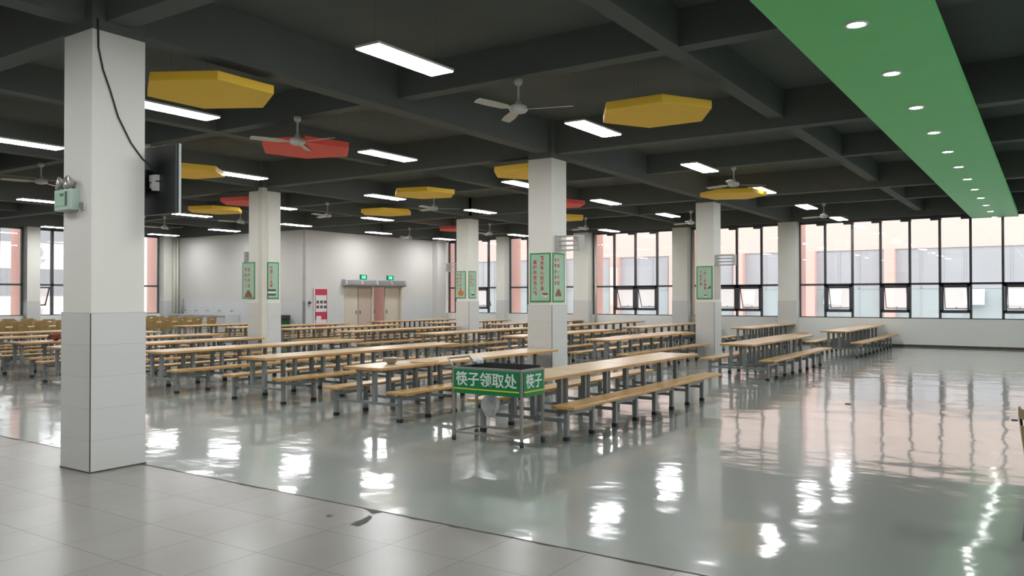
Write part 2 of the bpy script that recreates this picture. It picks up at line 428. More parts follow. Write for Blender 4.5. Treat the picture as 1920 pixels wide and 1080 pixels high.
# pillar beside the last window, next to the doors
struct(MB().box(BX, BX+0.32, YB-0.85, YB-0.25, 0, H0+0.05).build('column', 'wall_paint'))

# ceiling beams
bw = 0.13
for y in (-4.1, 4.34, 12.82, 21.08, 29.1):
    struct(MB().box(XL, XR, y-bw, y+bw, MAIN, SLAB).build('beam', 'ceiling'))
for x in (-31.5, -23.72, -15.73, -7.72, 0.3, 8.3):
    struct(MB().box(x-bw, x+bw, YF, YB, MAIN+0.004, SLAB).build('beam', 'ceiling'))
for y in (0.1, 8.58, 16.95, 25.2):
    struct(MB().box(XL, XR, y-0.115, y+0.115, SEC+0.004, SLAB).build('beam', 'ceiling'))
for x in (-27.6, -19.72, -11.72, -3.54, 4.3):
    struct(MB().box(x-0.115, x+0.115, YF, YB, SEC, SLAB).build('beam', 'ceiling'))

# ------------------------------------------------------------------ windows
wn = [0]
def window_x(x0, x1, mull, sashes, y=YB+0.14, z0=0.92, z1=4.25, zt=2.06, flip=False):
    """window in the back wall between pillars: frame, panes, opening sashes; returns its root"""
    wn[0] += 1
    root = struct(empty('window_%d' % wn[0], (0, 0, 0)))
    fr = MB(); d = 0.05; w = 0.036
    for x in mull: fr.box(x-w, x+w, y-d, y+d, z0, z1)
    fr.box(x0, x0+0.05, y-d, y+d, z0, z1).box(x1-0.05, x1, y-d, y+d, z0, z1)
    fr.box(x0, x1, y-d, y+d, zt-0.035, zt+0.035).box(x0, x1, y-d, y+d, z0, z0+0.03).box(x0, x1, y-d, y+d, z1-0.06, z1)
    for x in mull: fr.box(x-0.26, x+0.05, y-0.16, y+0.04, z1-0.13, z1+0.02)     # stub of dark lintel at each mullion
    fr.build('frame', 'frame', root)
    cells = [x0] + list(mull) + [x1]
    for a, b in zip(cells, cells[1:]):
        MB().box(a, b, y-0.004, y+0.004, zt, z1).build('pane', 'glass', root)
        if not any(abs(a-s) < 0.02 for s in sashes):
            MB().box(a, b, y-0.004, y+0.004, z0, zt).build('pane', 'glass', root)
        else:
            MB().box(a, b, y-0.004, y+0.004, z0, 1.16).build('pane', 'glass', root)
            g = MB(); zb = 1.16
            g.box(a, b, y-d, y+d, zb-0.05, zb+0.05).box(a+0.045, a+0.10, y-d, y+d, zb, zt).box(b-0.10, b-0.045, y-d, y+d, zb, zt).box(a, b, y-d, y+d, zt-0.10, zt)
            g.build('opening_frame', 'frame', root)
            # top-hung sash standing open outwards
            L = zt-zb-0.12
            s = MB(); e = 0.02
            s.box(a+0.10, a+0.10+e, -0.02, 0.02, -L, 0).box(b-0.10-e, b-0.10, -0.02, 0.02, -L, 0).box(a+0.10, b-0.10, -0.02, 0.02, -e, 0).box(a+0.10, b-0.10, -0.02, 0.02, -L, -L+e)
            sa = s.build('sash', 'frame', root); sa.location = (0, y+0.02, zt-0.10); sa.rotation_euler = (math.radians(24), 0, 0)
            MB().box(a+0.12, b-0.12, -0.004, 0.004, -L+0.02, -0.02).build('sash_pane', 'sky_white', sa)
            MB().box((a+b)/2-0.02, (a+b)/2+0.02, -0.05, -0.02, -L, -L+0.08).build('handle', 'white_metal', sa)
    return root
window_x(-7.42, -0.02, [-6.55,-5.66,-4.77,-3.88,-3.0,-2.13,-1.25,-0.4], [-6.55,-4.77,-3.0,-1.25])
window_x(-11.42, -8.05, [-10.62,-9.67,-8.76], [-10.62,-9.67])
window_x(-15.66, -12.03, [-14.70,-13.77,-12.84], [-14.70,-13.77])
window_x(-19.80, -16.35, [-18.85,-17.95,-17.1], [-18.85,-17.95])
window_x(-23.2, -20.22, [-22.8,-21.9,-20.95], [-21.9])
window_x(0.6, XR, [1.5,2.4,3.3,4.2,5.1,6.0,6.9,7.8], [])
def window_y(y0, y1, mull, sashes, x=XL-0.14, z0=0.96, z1=4.25, zt=2.12):
    wn[0] += 1
    root = struct(empty('window_%d' % wn[0], (0, 0, 0)))
    fr = MB(); d = 0.05; w = 0.045
    for y in mull: fr.box(x-d, x+d, y-w, y+w, z0, z1)
    fr.box(x-d, x+d, y0, y0+0.05, z0, z1).box(x-d, x+d, y1-0.05, y1, z0, z1)
    fr.box(x-d, x+d, y0, y1, zt-0.035, zt+0.035).box(x-d, x+d, y0, y1, z0, z0+0.03).box(x-d, x+d, y0, y1, z1-0.06, z1)
    fr.build('frame', 'frame', root)
    cells = [y0] + list(mull) + [y1]
    for a, b in zip(cells, cells[1:]):
        if any(abs(a-s) < 0.02 for s in sashes):
            MB().box(x-0.004, x+0.004, a, b, zt, z1).build('pane', 'glass', root)
            L = zt-1.35
            s = MB(); e = 0.04
            s.box(-0.02, 0.02, a+0.06, a+0.06+e, -L, 0).box(-0.02, 0.02, b-0.06-e, b-0.06, -L, 0).box(-0.02, 0.02, a+0.06, b-0.06, -e, 0).box(-0.02, 0.02, a+0.06, b-0.06, -L, -L+e)
            sa = s.build('sash', 'frame', root); sa.location = (x-0.02, 0, zt-0.08); sa.rotation_euler = (0, math.radians(24), 0)
            MB().box(-0.004, 0.004, a+0.08, b-0.08, -L+0.02, -0.02).build('sash_pane', 'sky_white', sa)
        else:
            MB().box(x-0.004, x+0.004, a, b, z0, z1).build('pane', 'glass', root)
window_y(15.28, 20.35, [15.9,16.8,17.7,18.6,19.5], [15.28])
window_y(11.3, 14.82, [12.2,13.1,14.0], [])
window_y(7.3, 10.8, [8.2,9.1,10.0], [])
window_y(3.3, 6.8, [4.2,5.1,6.0], [])

# ------------------------------------------------------------------ outside
struct(MB().box(-62, 40, YB+0.31, 75, -0.6, -0.5).box(-62, XL-0.31, -30, YB+0.31, -0.6, -0.5).box(XR+0.31, 60, -30, YB+0.31, -0.6, -0.5).build('ground', 'paving'))
# salmon pilasters on this wing's own outer wall
for a, b in WCOL:
    struct(MB().box(a, b, YB+0.3, YB+1.0, -0.5, 6.5).build('pilaster', 'pink'))
for a, b in LCOL:
    struct(MB().box(XL-1.0, XL-0.3, a, b, -0.5, 6.5).build('pilaster', 'pink'))
# the wing across the courtyard
OY = 46.5
wing = empty('building', (-10, OY, -0.5))
tag(wing, 'salmon and glass wing across the courtyard, seen through the back windows', 'building')
def wpart(mb, name, m): o = mb.build(name, m, wing); o.location = (10, -OY, 0.5); return o
wpart(MB().box(-52, 34, OY+0.1, OY+8, -0.5, 10.5), 'wall', 'pink_pale')
wpart(MB().box(-52, 34, OY-0.06, OY+0.1, 4.15, 10.5), 'upper_band', 'pink_pale')
wpart(MB().box(-52, 34, OY-0.35, OY+0.1, -0.5, 0.1), 'plinth', 'grey_facade')
px = -51.1
while px < 30:
    x0 = px+0.5; x1 = px+4.5
    if not -4.5 < x0 < 4: wpart(MB().box(x0-0.25-0.45, x0-0.2, OY-0.5, OY+0.1, -0.5, 4.15), 'pilaster', 'pink_mid')
    wpart(MB().box(x0, x1, OY+0.02, OY+0.1, 2.1, 4.15), 'upper_glazing', 'facade_glass')
    wpart(MB().box(x0, x1, OY+0.0, OY+0.1, 0.1, 2.1), 'lower_glazing', 'facade_glass_low')
    fr = MB()
    for k in (1, 2, 3):
        xx = x0 + (x1-x0)*k/4.0; fr.box(xx-0.02, xx+0.02, OY-0.03, OY+0.02, 0.1, 4.15)
    fr.box(x0, x1, OY-0.03, OY+0.02, 2.06, 2.12)
    wpart(fr, 'glazing_bars', 'bar_grey')
    px += 4.0
for sx in (-3.2, -1.35, -14.6, -9.9):
    s = MB().box(-0.45, 0.45, -0.02, 0.02, -0.85, 0.0).build('sash', 'facade_sash', wing); s.location = (10+sx, -0.12, 0.5+2.02); s.rotation_euler = (math.radians(-22), 0, 0)
# white block of flats to the left
LXB = -46.0
flats = empty('building', (LXB, 20, -0.5))
tag(flats, 'white apartment block with grey bands, outside the left windows', 'building')
def fpart(mb, name, m): o = mb.build(name, m, flats); o.location = (-LXB, -20, 0.5); return o
fpart(MB().box(LXB-8, LXB, -20, 44, -0.5, 14), 'wall', 'white_facade')
for z0, z1 in ((1.75, 3.2), (4.65, 5.6)):
    fpart(MB().box(LXB, LXB+0.06, 19.6, 24.2, z0, z1), 'grey_band', 'grey_facade')
    fpart(MB().box(LXB, LXB+0.06, 17.2, 18.3, z0, z1), 'grey_band', 'grey_facade')
for y, z in ((22.1, 4.1), (22.1, 0.9)):
    c = MB().box(LXB+0.06, LXB+0.4, y-0.5, y+0.5, z-0.4, z+0.4)
    o = fpart(c, 'air_conditioner', 'white_metal')
    MB().lathe([(0.30, 0), (0.27, 0.02), (0.02, 0.02)], (0, 0, 0), 20).build('fan_grille', 'louver', o, loc=None)
    g = kids(o)[-1]; g.location = (LXB+0.40, y-0.12, z); g.rotation_euler = (0, PI/2, 0)

# ------------------------------------------------------------------ lamps
def led_panel(x, y):
    root = empty('ceiling_light', (x, y, 4.17))
    MB().box(-0.165, 0.165, -0.61, 0.61, 0.004, 0.03).build('housing', 'white_metal', root)
    MB().box(-0.155, 0.155, -0.60, 0.60, -0.006, 0.004).build('diffuser', 'led', root)
    for sx in (-0.5, 0.5):
        MB().box(-0.0005, 0.0005, sx-0.0005, sx+0.0005, 0.03, SLAB-4.17).build('hanger', 'cable', root)
    return root
LX = [-5.72, -9.88, -14.03, -18.15, -22.05, -26.0, -29.9]
LY = [6.53, 10.78, 15.2, 19.3, 23.5, 27.65]
lit = {0: [0,1,2,3,4,5], 1: [0,1,2,3,4], 2: [0,1,2,3,4,5], 3: [1,2,3,4,5], 4: [1,2,3,4,5], 5: [1,2,3], 6: [2,3]}
names = ['the rightmost line', 'the second line from right', 'the third line from right', 'the fourth line from right', 'the fifth line from right', 'the sixth line from right', 'the line by the left windows']
led0 = led_panel(0, 0); ledT = tree_of(led0); first = True
def place_led(x, y, label):
    global first
    if first:
        o = led0; o.location = (x, y, 4.17); first = False
    else: o = copy_tree(led0, (x, y, 4.17), 0, ledT)
    tag(o, label, 'ceiling light', 'LED panels under the dark ceiling')
for i, rows in lit.items():
    for k, j in enumerate(rows):
        w = 'nearest' if k == 0 else ORD[k] + ' from the camera'
        place_led(LX[i], LY[j], 'glowing white LED panel, %s in %s' % (w, names[i]))
for x, y, nm in ((-5.72, 2.3, 'over the tiled floor at right'), (-9.88, 2.3, 'over the tiled floor left of the near pillar'), (-14.03, 2.3, 'over the tiled floor at far left'),
                 (-5.72, -2.0, 'behind the camera at left'), (-9.88, -2.0, 'behind the camera at far left'), (2.6, 2.3, 'behind the camera at right'), (2.6, -2.0, 'behind the camera at far right'), (2.6, 6.53, 'right of the green strip, nearest'), (2.6, 10.78, 'right of the green strip, second'), (2.6, 15.2, 'right of the green strip, third'), (2.6, 19.3, 'right of the green strip, fourth'),
                 (6.6, 2.3, 'by the right wall, nearest'), (6.6, 6.53, 'by the right wall, second'), (6.6, 10.78, 'by the right wall, third'), (6.6, 15.2, 'by the right wall, fourth'), (6.6, 19.3, 'by the right wall, fifth'), (6.6, 23.5, 'by the right wall, sixth'), (6.6, 27.65, 'by the right wall, seventh'), (2.6, 23.5, 'right of the green strip, fifth'), (2.6, 27.65, 'right of the green strip, sixth'), (6.6, -2.0, 'behind the camera by the right wall')):
    place_led(x, y, 'glowing white LED panel added out of frame, ' + nm)  # unseen panels added to light the foreground and the right side

# green soffit with its row of downlights
SZ = 4.11
sof = empty('ceiling_strip', (-1.45, 12, SZ))
tag(sof, 'long bright green suspended ceiling strip carrying a row of downlights', 'ceiling panel')
MB().box(-0.625, 0.625, -17.8, YB-12-0.01, 0, 0.05).build('board', 'green_soffit', sof)
for sx in (-0.61, 0.59):
    MB().box(sx, sx+0.02, -17.8, YB-12-0.01, 0.05, 0.16).build('side_rim', 'green_soffit', sof)
dl0 = empty('downlight', (0, 0, 0))
MB().lathe([(0.105, 0.0), (0.105, -0.012), (0.08, -0.014), (0.075, 0.0)], (0,0,0), 24).build('trim_ring', 'white_metal', dl0, smooth=True)
MB().lathe([(0.078, -0.008), (0.05, -0.012), (0.0005, -0.013)], (0,0,0), 24).build('lens', 'lens', dl0)
dlT = tree_of(dl0)
dly = [7.78 + 1.93*k for k in range(12)]
for k, y in enumerate(dly + [5.85, 3.92, 1.99, 0.06, -1.87]):
    o = dl0 if k == 0 else copy_tree(dl0, (0,0,0), 0, dlT)
    o.location = (-1.45, y, SZ)
    if k < 12:
        lb = 'round downlight in the green strip, ' + ('nearest one' if k == 0 else 'last one by the windows' if k == 11 else ORD[k] + ' from the near end')
    else: lb = 'round downlight in the green strip, out of frame overhead, ' + ORD[k-12]
    tag(o, lb, 'downlight', 'downlights in the green strip')

# hexagonal boards
def hexagon(x, y, z, r, rot, m, label, grp):
    pts = [(r*math.cos(rot + k*PI/3), r*math.sin(rot + k*PI/3)) for k in range(6)]
    root = empty('hexagonal_ceiling_panel', (x, y, z))
    MB().prism(pts, 'z', 0, 0.10).build('board', m, root, bevel=0.004)
    for a in (0.5, 0.5+2*PI/3, 0.5+4*PI/3):
        cx, cy = 0.5*math.cos(a), 0.5*math.sin(a)
        MB().box(cx-0.0006, cx+0.0006, cy-0.0006, cy+0.0006, 0.10, SLAB-z).build('hanger_wire', 'cable', root)
    tag(root, label, 'ceiling panel', grp)
Y6, R6 = 'yellow hexagonal ceiling panels', 'red hexagonal ceiling panels'
HEX = [(-8.25, 5.92, PI/2, 'yellow', 'large yellow hexagonal panel right of the nearest pillar'),
       (-4.33, 9.88, 0, 'yellow', 'yellow hexagonal panel right of the nearest hanging fan'),
       (-10.1, 9.06, 0.3, 'red', 'large red hexagonal panel behind a ceiling fan, left of centre'),
       (-13.9, 9.4, 0.2, 'yellow', 'yellow hexagonal panel right of the television, beside an LED panel'),
       (-12.2, 14.55, 0.25, 'yellow', 'yellow hexagonal panel in mid ceiling between the two middle pillars, nearer one'),
       (-19.4, 14.1, 0.3, 'yellow', 'yellow hexagonal panel low in view, left of the cream-piped pillar'),
       (-15.84, 17.2, 0.1, 'yellow', 'yellow hexagonal panel in mid ceiling between the two middle pillars, farther one'),
       (-8.44, 13.25, 0.0, 'yellow', 'yellow hexagonal panel half hidden behind the centre pillar'),
       (-6.27, 18.83, 0.4, 'yellow', 'yellow hexagonal panel above the right-hand pillar with the poster'),
       (-17.0, 13.4, 0.2, 'red', 'red hexagonal panel just right of the cream-piped pillar'),
       (-10.75, 18.2, 0.15, 'red', 'red hexagonal panel just right of the centre pillar'),
       (-12.55, 21.5, 0.0, 'yellow', 'small distant yellow hexagonal panel just right of the centre pillar'),
       (-17.6, 22.9, 0.2, 'red', 'distant red hexagonal panel left of the centre pillar'),
       (-22.9, 13.3, 0.2, 'red', 'red hexagonal panel below the television, mostly behind the nearest pillar')]
for x, y, rot, m, lb in HEX:
    hexagon(x, y, 4.03, 0.77, rot, m, lb, Y6 if m == 'yellow' else R6)

# ceiling fans
fan0 = empty('ceiling_fan', (0,0,0))
MB().lathe([(0.0005,0.40),(0.055,0.40),(0.055,0.34),(0.03,0.31),(0.0005,0.31)], (0,0,0), 16).build('canopy', 'fan_white', fan0, smooth=True)
MB().tube([(0,0,0.08),(0,0,0.33)], 0.014, 10).build('rod', 'fan_white', fan0)
MB().lathe([(0.0005,0.12),(0.035,0.12),(0.05,0.07),(0.11,0.05),(0.12,0.0),(0.10,-0.03),(0.05,-0.045),(0.0005,-0.05)], (0,0,0), 20).build('motor', 'fan_white', fan0, smooth=True)
for k in range(3):
    a = k*2*PI/3; ca, sa = math.cos(a), math.sin(a); mb = MB()
    prof = [(0.10,0.025),(0.18,0.03),(0.24,0.06),(0.48,0.068),(0.70,0.058),(0.715,0.0)]
    top = []
    for r, w in prof:
        tl = 0.010
        top.append(((r*ca - w*sa, r*sa + w*ca, 0.0+w*0.22), (r*ca + w*sa, r*sa - w*ca, 0.0-w*0.22)))
    for (a0, b0), (a1, b1) in zip(top, top[1:]):
        up = lambda p: (p[0], p[1], p[2]+0.006)
        mb.quad([a0, b0, b1, a1]); mb.quad([up(a0), up(a1), up(b1), up(b0)])
        mb.quad([a0, a1, up(a1), up(a0)]); mb.quad([b0, up(b0), up(b1), b1])
    mb.build('blade', 'fan_white', fan0)
fanT = tree_of(fan0)
FANS = [(-5.62, 8.55, 18, 'nearest white ceiling fan, between the two large LED panels'),
        (-9.62, 8.45, 5, 'white ceiling fan hanging in front of the large red hexagonal panel'),
        (-13.6, 8.45, 34, 'white ceiling fan mostly hidden behind the nearest pillar and television'),
        (-17.3, 8.4, 10, 'white ceiling fan at far left, left of the nearest pillar'),
        (-5.6, 16.85, 40, 'white ceiling fan above the yellow panel at the right-hand pillar'),
        (-13.8, 16.85, 40, 'white ceiling fan under the nearer mid-ceiling yellow panel'),
        (-17.6, 16.6, 40, 'white ceiling fan right of the cream-piped pillar'),
        (-21.3, 16.4, 15, 'white ceiling fan just left of the cream-piped pillar'),
        (-25.2, 16.3, 20, 'distant white ceiling fan under the television'),
        (-5.6, 25.0, 40, 'distant white ceiling fan above the right-hand windows'),
        (-9.65, 24.8, 40, 'distant white ceiling fan just left of the right-hand pillar'),
        (-13.5, 24.8, 40, 'distant white ceiling fan just right of the centre pillar'),
        (-17.6, 24.8, 20, 'distant white ceiling fan left of the centre pillar'),
        (-21.4, 24.6, 40, 'distant white ceiling fan above the double doors')]
for k, (x, y, a, lb) in enumerate(FANS):
    o = fan0 if k == 0 else copy_tree(fan0, (0,0,0), 0, fanT)
    o.location = (x, y, 4.02); o.rotation_euler = (0, 0, math.radians(a))
    tag(o, lb, 'ceiling fan', 'white ceiling fans')

# ------------------------------------------------------------------ canteen tables
ZT, ZB = 0.705, 0.405
tab0 = empty('canteen_table', (0,0,0))
MB().box(-0.34, 0.34, -0.606, 0.606, ZT-0.04, ZT, 1, top=0).build('tabletop', ['wood_top', 'wood_edge'], tab0, bevel=0.008)
benchmesh = None
for s in (-1, 1):
    MB().box(s*0.60-0.155, s*0.60+0.155, -0.606, 0.606, ZB-0.038, ZB, 1, top=0).build('bench', ['wood_bench', 'wood_edge'], tab0, bevel=0.008)
FY = (-0.49, 0.12)
for y in FY:
    for s in (-1, 1):
        lg = MB().box(s*0.585-0.026, s*0.585+0.026, y-0.026, y+0.026, 0.04, ZB-0.038).build('bench_leg', 'grey_steel', tab0)
        MB().box(s*0.585-0.03, s*0.585+0.03, y-0.03, y+0.03, 0.0, 0.045).build('foot_cap', 'black', lg)
        MB().box(s*0.14-0.03, s*0.14+0.03, y-0.026, y+0.026, 0.24, ZT-0.04).build('table_post', 'grey_steel', tab0)
    MB().box(-0.559, 0.559, y-0.02, y+0.02, 0.205, 0.245).build('cross_bar', 'grey_steel', tab0)
for s in (-1, 1):
    MB().box(s*0.585-0.016, s*0.585+0.016, FY[0]+0.026, FY[1]-0.026, 0.285, 0.325).build('side_rail', 'grey_steel', tab0)
MB().box(-0.16, 0.16, -0.55, 0.55, ZT-0.062, ZT-0.04).build('top_brace', 'grey_steel', tab0)
tabT = tree_of(tab0)
PITCH = 1.222
first_t = True
def table_row(x, y0, n, block, row, sc=1.0):
    global first_t
    for k in range(n):
        y = y0 + PITCH*sc*(k+0.5)
        if first_t: o = tab0; o.location = (x, y, 0); first_t = False
        else: o = copy_tree(tab0, (x, y, 0), 0, tabT)
        o.scale = (1, sc, 1)
        pos = 'nearest' if k == 0 else 'farthest' if k == n-1 else ORD[k]
        rw = 'rightmost row' if row == 0 else ORD[row] + ' row from right'
        tag(o, 'wooden canteen table with two benches, %s in the %s, %s block' % (pos, rw, block), 'table', 'canteen tables of the %s block' % block)
for r, x in enumerate((-5.19, -7.68, -10.36, -13.0, -15.62, -18.05, -20.65, -23.3)):
    n = 4
    y0 = (7.88, 7.85, 8.2, 8.15, 7.85, 8.2, 8.2, 8.3)[r]
    table_row(x, y0, n, 'front', r, 0.945 if r in (1, 4) else 1.0)     # two rows of slightly shorter tables end against a pillar
for r, x in enumerate((-5.2, -8.3, -10.75, -13.45, -16.15, -18.9, -21.4, -24.0)):
    table_row(x, 15.75 if r in (0,) else 16.05 if r not in (1,4) else 15.8, 4 if r < 7 else 3, 'middle', r)
for r, x in enumerate((-4.95, -7.8, -10.8, -13.5, -16.2, -18.9, -21.7)):
    table_row(x, 23.1 if r == 0 else 24.1 if r == 1 else 22.85, 4 if r in (1,) else 5 if r < 5 else 4, 'back', r)

# ------------------------------------------------------------------ chopstick stand
sx0, sx1, sy0, sy1 = -5.73, -4.80, 7.36, 7.80
st = empty('chopstick_stand', ((sx0+sx1)/2, (sy0+sy1)/2, 0))
tag(st, 'steel stand with green board lettered in white, in front of the tables', 'stand')
W, D = (sx1-sx0)/2, (sy1-sy0)/2
for ax in (-1, 1):
    for ay in (-1, 1):
        lg = MB().box(ax*W-0.014, ax*W+0.014, ay*D-0.014, ay*D+0.014, 0.06, 0.84).build('leg', 'steel', st)
        MB().lathe([(0.0005,0.0),(0.022,0.0),(0.026,0.02),(0.026,0.04),(0.018,0.06),(0.0005,0.06)], (ax*W, ay*D, 0), 12).build('caster', 'bin_dark', lg, smooth=True)
for z in (0.83, 0.10):
    MB().box(-W, W, -D-0.012, -D+0.012, z-0.012, z+0.012).build('rail', 'steel', st)
    MB().box(-W, W, D-0.012, D+0.012, z-0.012, z+0.012).build('rail', 'steel', st)
    for ax in (-1, 1):
        MB().box(ax*W-0.012, ax*W+0.012, -D, D, z-0.012, z+0.012).build('rail', 'steel', st)
tr = MB(); a, b = W-0.02, D-0.02
tr.box(-a, a, -b, b, 0.56, 0.575).box(-a, a, -b, -b+0.012, 0.575, 0.845).box(-a, a, b-0.012, b, 0.575, 0.87).box(-a, -a+0.012, -b, b, 0.575, 0.845).box(a-0.012, a, -b, b, 0.575, 0.845)
tr.build('chopstick_tray', 'bin_dark', st)
MB().tube([(-W, -D, 0.83), (-W-0.10, -D+0.02, 0.93), (-W-0.10, D-0.02, 0.93), (-W, D, 0.83)], 0.011, 8).build('handle', 'steel', st)
fb = MB().box(-W+0.016, W-0.016, -D-0.022, -D-0.014, 0.545, 0.818).build('front_board', 'sign_green', st)
MB().box(-W+0.016, W-0.016, -D-0.0245, -D-0.021, 0.592, 0.606).build('yellow_line', 'sign_yellow', fb)
text_mesh('lettering', '筷子领取处', 0.168, 'sign_white', fb, M_face((0.0, -D-0.0225, 0.715), (1,0,0)), 0.0022)
sb = MB().box(W+0.014, W+0.022, -D+0.016, D-0.016, 0.545, 0.818).build('side_board', 'sign_green', st)
MB().box(W+0.021, W+0.0245, -D+0.016, D-0.016, 0.592, 0.606).build('yellow_line', 'sign_yellow', sb)
text_mesh('lettering', '筷子', 0.168, 'sign_white', sb, M_face((W+0.0225, 0.0, 0.715), (0,1,0)), 0.0022)
st['label'] = 'steel stand with green board lettered 筷子领取处, in front of the tables'

def crumple(name, m, loc, r, sq, seed):
    rnd = random.Random(seed); bm = bmesh.new()
    bmesh.ops.create_icosphere(bm, subdivisions=3, radius=r)
    for v in bm.verts:
        k = 1 + 0.22*math.sin(v.co.x*7/r + seed) * math.cos(v.co.y*5/r) + 0.18*(rnd.random()-0.5)
        v.co *= k; v.co.x *= sq[0]; v.co.y *= sq[1]; v.co.z *= sq[2]
    zmin = min(v.co.z for v in bm.verts)
    for v in bm.verts: v.co.z -= zmin
    me = bpy.data.meshes.new(name); bm.to_mesh(me); bm.free(); me.materials.append(M[m])
    o = bpy.data.objects.new(name, me); COL.objects.link(o); o.location = loc; return o
tag(crumple('tissue', 'tissue', (-5.60, 7.66, 0.845), 0.055, (1.3, 0.8, 0.7), 3), 'crumpled white tissue on the back edge of the chopstick stand', 'tissue')
tag(crumple('plastic_bag', 'plastic_bag', (-5.55, 7.83, 0.2), 0.15, (0.8, 0.40, 1.0), 5), 'translucent white plastic bag hanging behind the chopstick stand', 'bag')

# bowl and papers on the front tables
bowl = MB().lathe([(0.0005,0.0),(0.05,0.0),(0.055,0.012),(0.095,0.05),(0.112,0.085),(0.118,0.088),(0.112,0.092),(0.106,0.085),(0.088,0.05),(0.05,0.02),(0.0005,0.018)], (0,0,0), 28).build('bowl', 'steel', None, smooth=True)
bowl.location = (-7.66, 8.42, ZT); tag(bowl, 'stainless steel bowl on the end of the long front table', 'bowl')
def flat(name, x, y, w, d, h, m, rz, label, cat, z=ZT):
    o = MB().box(-w/2, w/2, -d/2, d/2, 0, h).build(name, m, None, bevel=min(h*0.3, 0.004)); o.location = (x, y, z); o.rotation_euler = (0,0,rz); tag(o, label, cat); return o
flat('paper_sheet', -7.72, 8.72, 0.16, 0.22, 0.002, 'notice_white', 0.5, 'white paper beside the steel bowl', 'paper')
flat('food_tray', -7.5, 8.95, 0.26, 0.34, 0.018, 'wood_top', 0.1, 'pale tray on the front table behind the steel bowl', 'tray')
flat('sticker', -4.95, 8.62, 0.10, 0.12, 0.0015, 'notice_white', 0.0, 'white sticker on the rightmost front table near the chopstick stand', 'sticker')
o = crumple('cloth_bag', 'red_cloth', (-18.05, 9.1, ZT), 0.15, (1.3, 0.8, 0.5), 9)
tag(o, 'rust red cloth bag on a table left of the nearest pillar', 'bag')

# ------------------------------------------------------------------ chairs by the left windows
def make_chair(seg=10):
    root = empty('plywood_chair', (0,0,0))
    # bent back: a gently curved trapezoid with a hand slot, faces +y away from the sitter
    bk = MB(); zs = [0.50, 0.60, 0.70, 0.76, 0.79, 0.835, 0.86, 0.90]
    wd = [0.165, 0.185, 0.20, 0.207, 0.21, 0.213, 0.212, 0.195]
    us = [-1, -0.6, -0.33, 0.33, 0.6, 1]
    def P(u, k, t): return (u*wd[k], -0.20 - 0.10*(zs[k]-0.5) - 0.05*(1-u*u) + t, zs[k])
    for k in range(len(zs)-1):
        for j in range(len(us)-1):
            if k in (4,) and j == 2: continue
            for t, rev in ((0, 0), (0.014, 1)):
                qd = [P(us[j],k,t), P(us[j+1],k,t), P(us[j+1],k+1,t), P(us[j],k+1,t)]
                bk.quad(qd[::-1] if rev else qd)
    rim = [(us[0],k) for k in range(len(zs))]
    for k in range(len(zs)-1):
        for u in (-1, 1):
            bk.quad([P(u,k,0), P(u,k+1,0), P(u,k+1,0.014), P(u,k,0.014)])
    for j in range(len(us)-1):
        for k in (0, len(zs)-1):
            bk.quad([P(us[j],k,0), P(us[j+1],k,0), P(us[j+1],k,0.014), P(us[j],k,0.014)])
    for k in (4, 5): bk.quad([P(-0.33,k,0), P(0.33,k,0), P(0.33,k,0.014), P(-0.33,k,0.014)])
    bk.build('backrest', 'ply', root)
    MB().prism([(-0.19,-0.19),(0.19,-0.19),(0.205,0.0),(0.19,0.19),(-0.19,0.19),(-0.205,0.0)], 'z', 0.445, 0.46).build('seat', 'ply', root, bevel=0.004)
    for s in (-1, 1):
        MB().tube([(s*0.19, 0.19, 0), (s*0.175, 0.16, 0.44), ], 0.012, 8).build('leg', 'grey_steel', root)
        MB().tube([(s*0.19, -0.22, 0), (s*0.17, -0.17, 0.44), (s*0.16, -0.19, 0.66)], 0.012, 8).build('leg', 'grey_steel', root)
    return root
ch0 = make_chair(); chT = tree_of(ch0); first_c = True
def chair(x, y, rz, label, grp='plywood chairs by the left windows'):
    global first_c
    if first_c: o = ch0; o.location = (x,y,0); o.rotation_euler = (0,0,rz); first_c = False
    else: o = copy_tree(ch0, (x,y,0), rz, chT)
    tag(o, label, 'chair', grp)
def chair_table(x, y, n, label):
    root = empty('dining_table', (x, y, 0))
    L = n*0.62/2
    MB().box(-0.34, 0.34, -L, L, 0.71, 0.745, 1, top=0).build('tabletop', ['wood_top', 'wood_edge'], root, bevel=0.008)
    for a in (-1, 1):
        for b in (-1, 1):
            MB().box(a*0.28-0.02, a*0.28+0.02, b*(L-0.12)-0.02, b*(L-0.12)+0.02, 0, 0.71).build('leg', 'grey_steel', root)
    tag(root, label, 'table', 'tables with loose chairs')
TB = [(-27.3, 17.6, 6, 'right of the nearest pillar'), (-29.7, 17.9, 5, 'by the far left corner'), (-26.4, 12.2, 6, 'left of the nearest pillar'), (-29.3, 12.6, 6, 'under the left windows')]
for x, y, n, w in TB:
    chair_table(x, y, n, 'plain wooden table with loose plywood chairs, ' + w)
    for k in range(n):
        yy = y + (k-(n-1)/2)*0.62
        chair(x+0.52, yy, PI/2, 'brown plywood chair, %s on near side of loose-chair table %s' % (ORD[k], w))
        chair(x-0.52, yy, -PI/2, 'brown plywood chair, %s on far side of loose-chair table %s' % (ORD[k], w))
chair(0.105, 6.33, -1.2, 'brown plywood chair cut by the right edge of the photo', None)

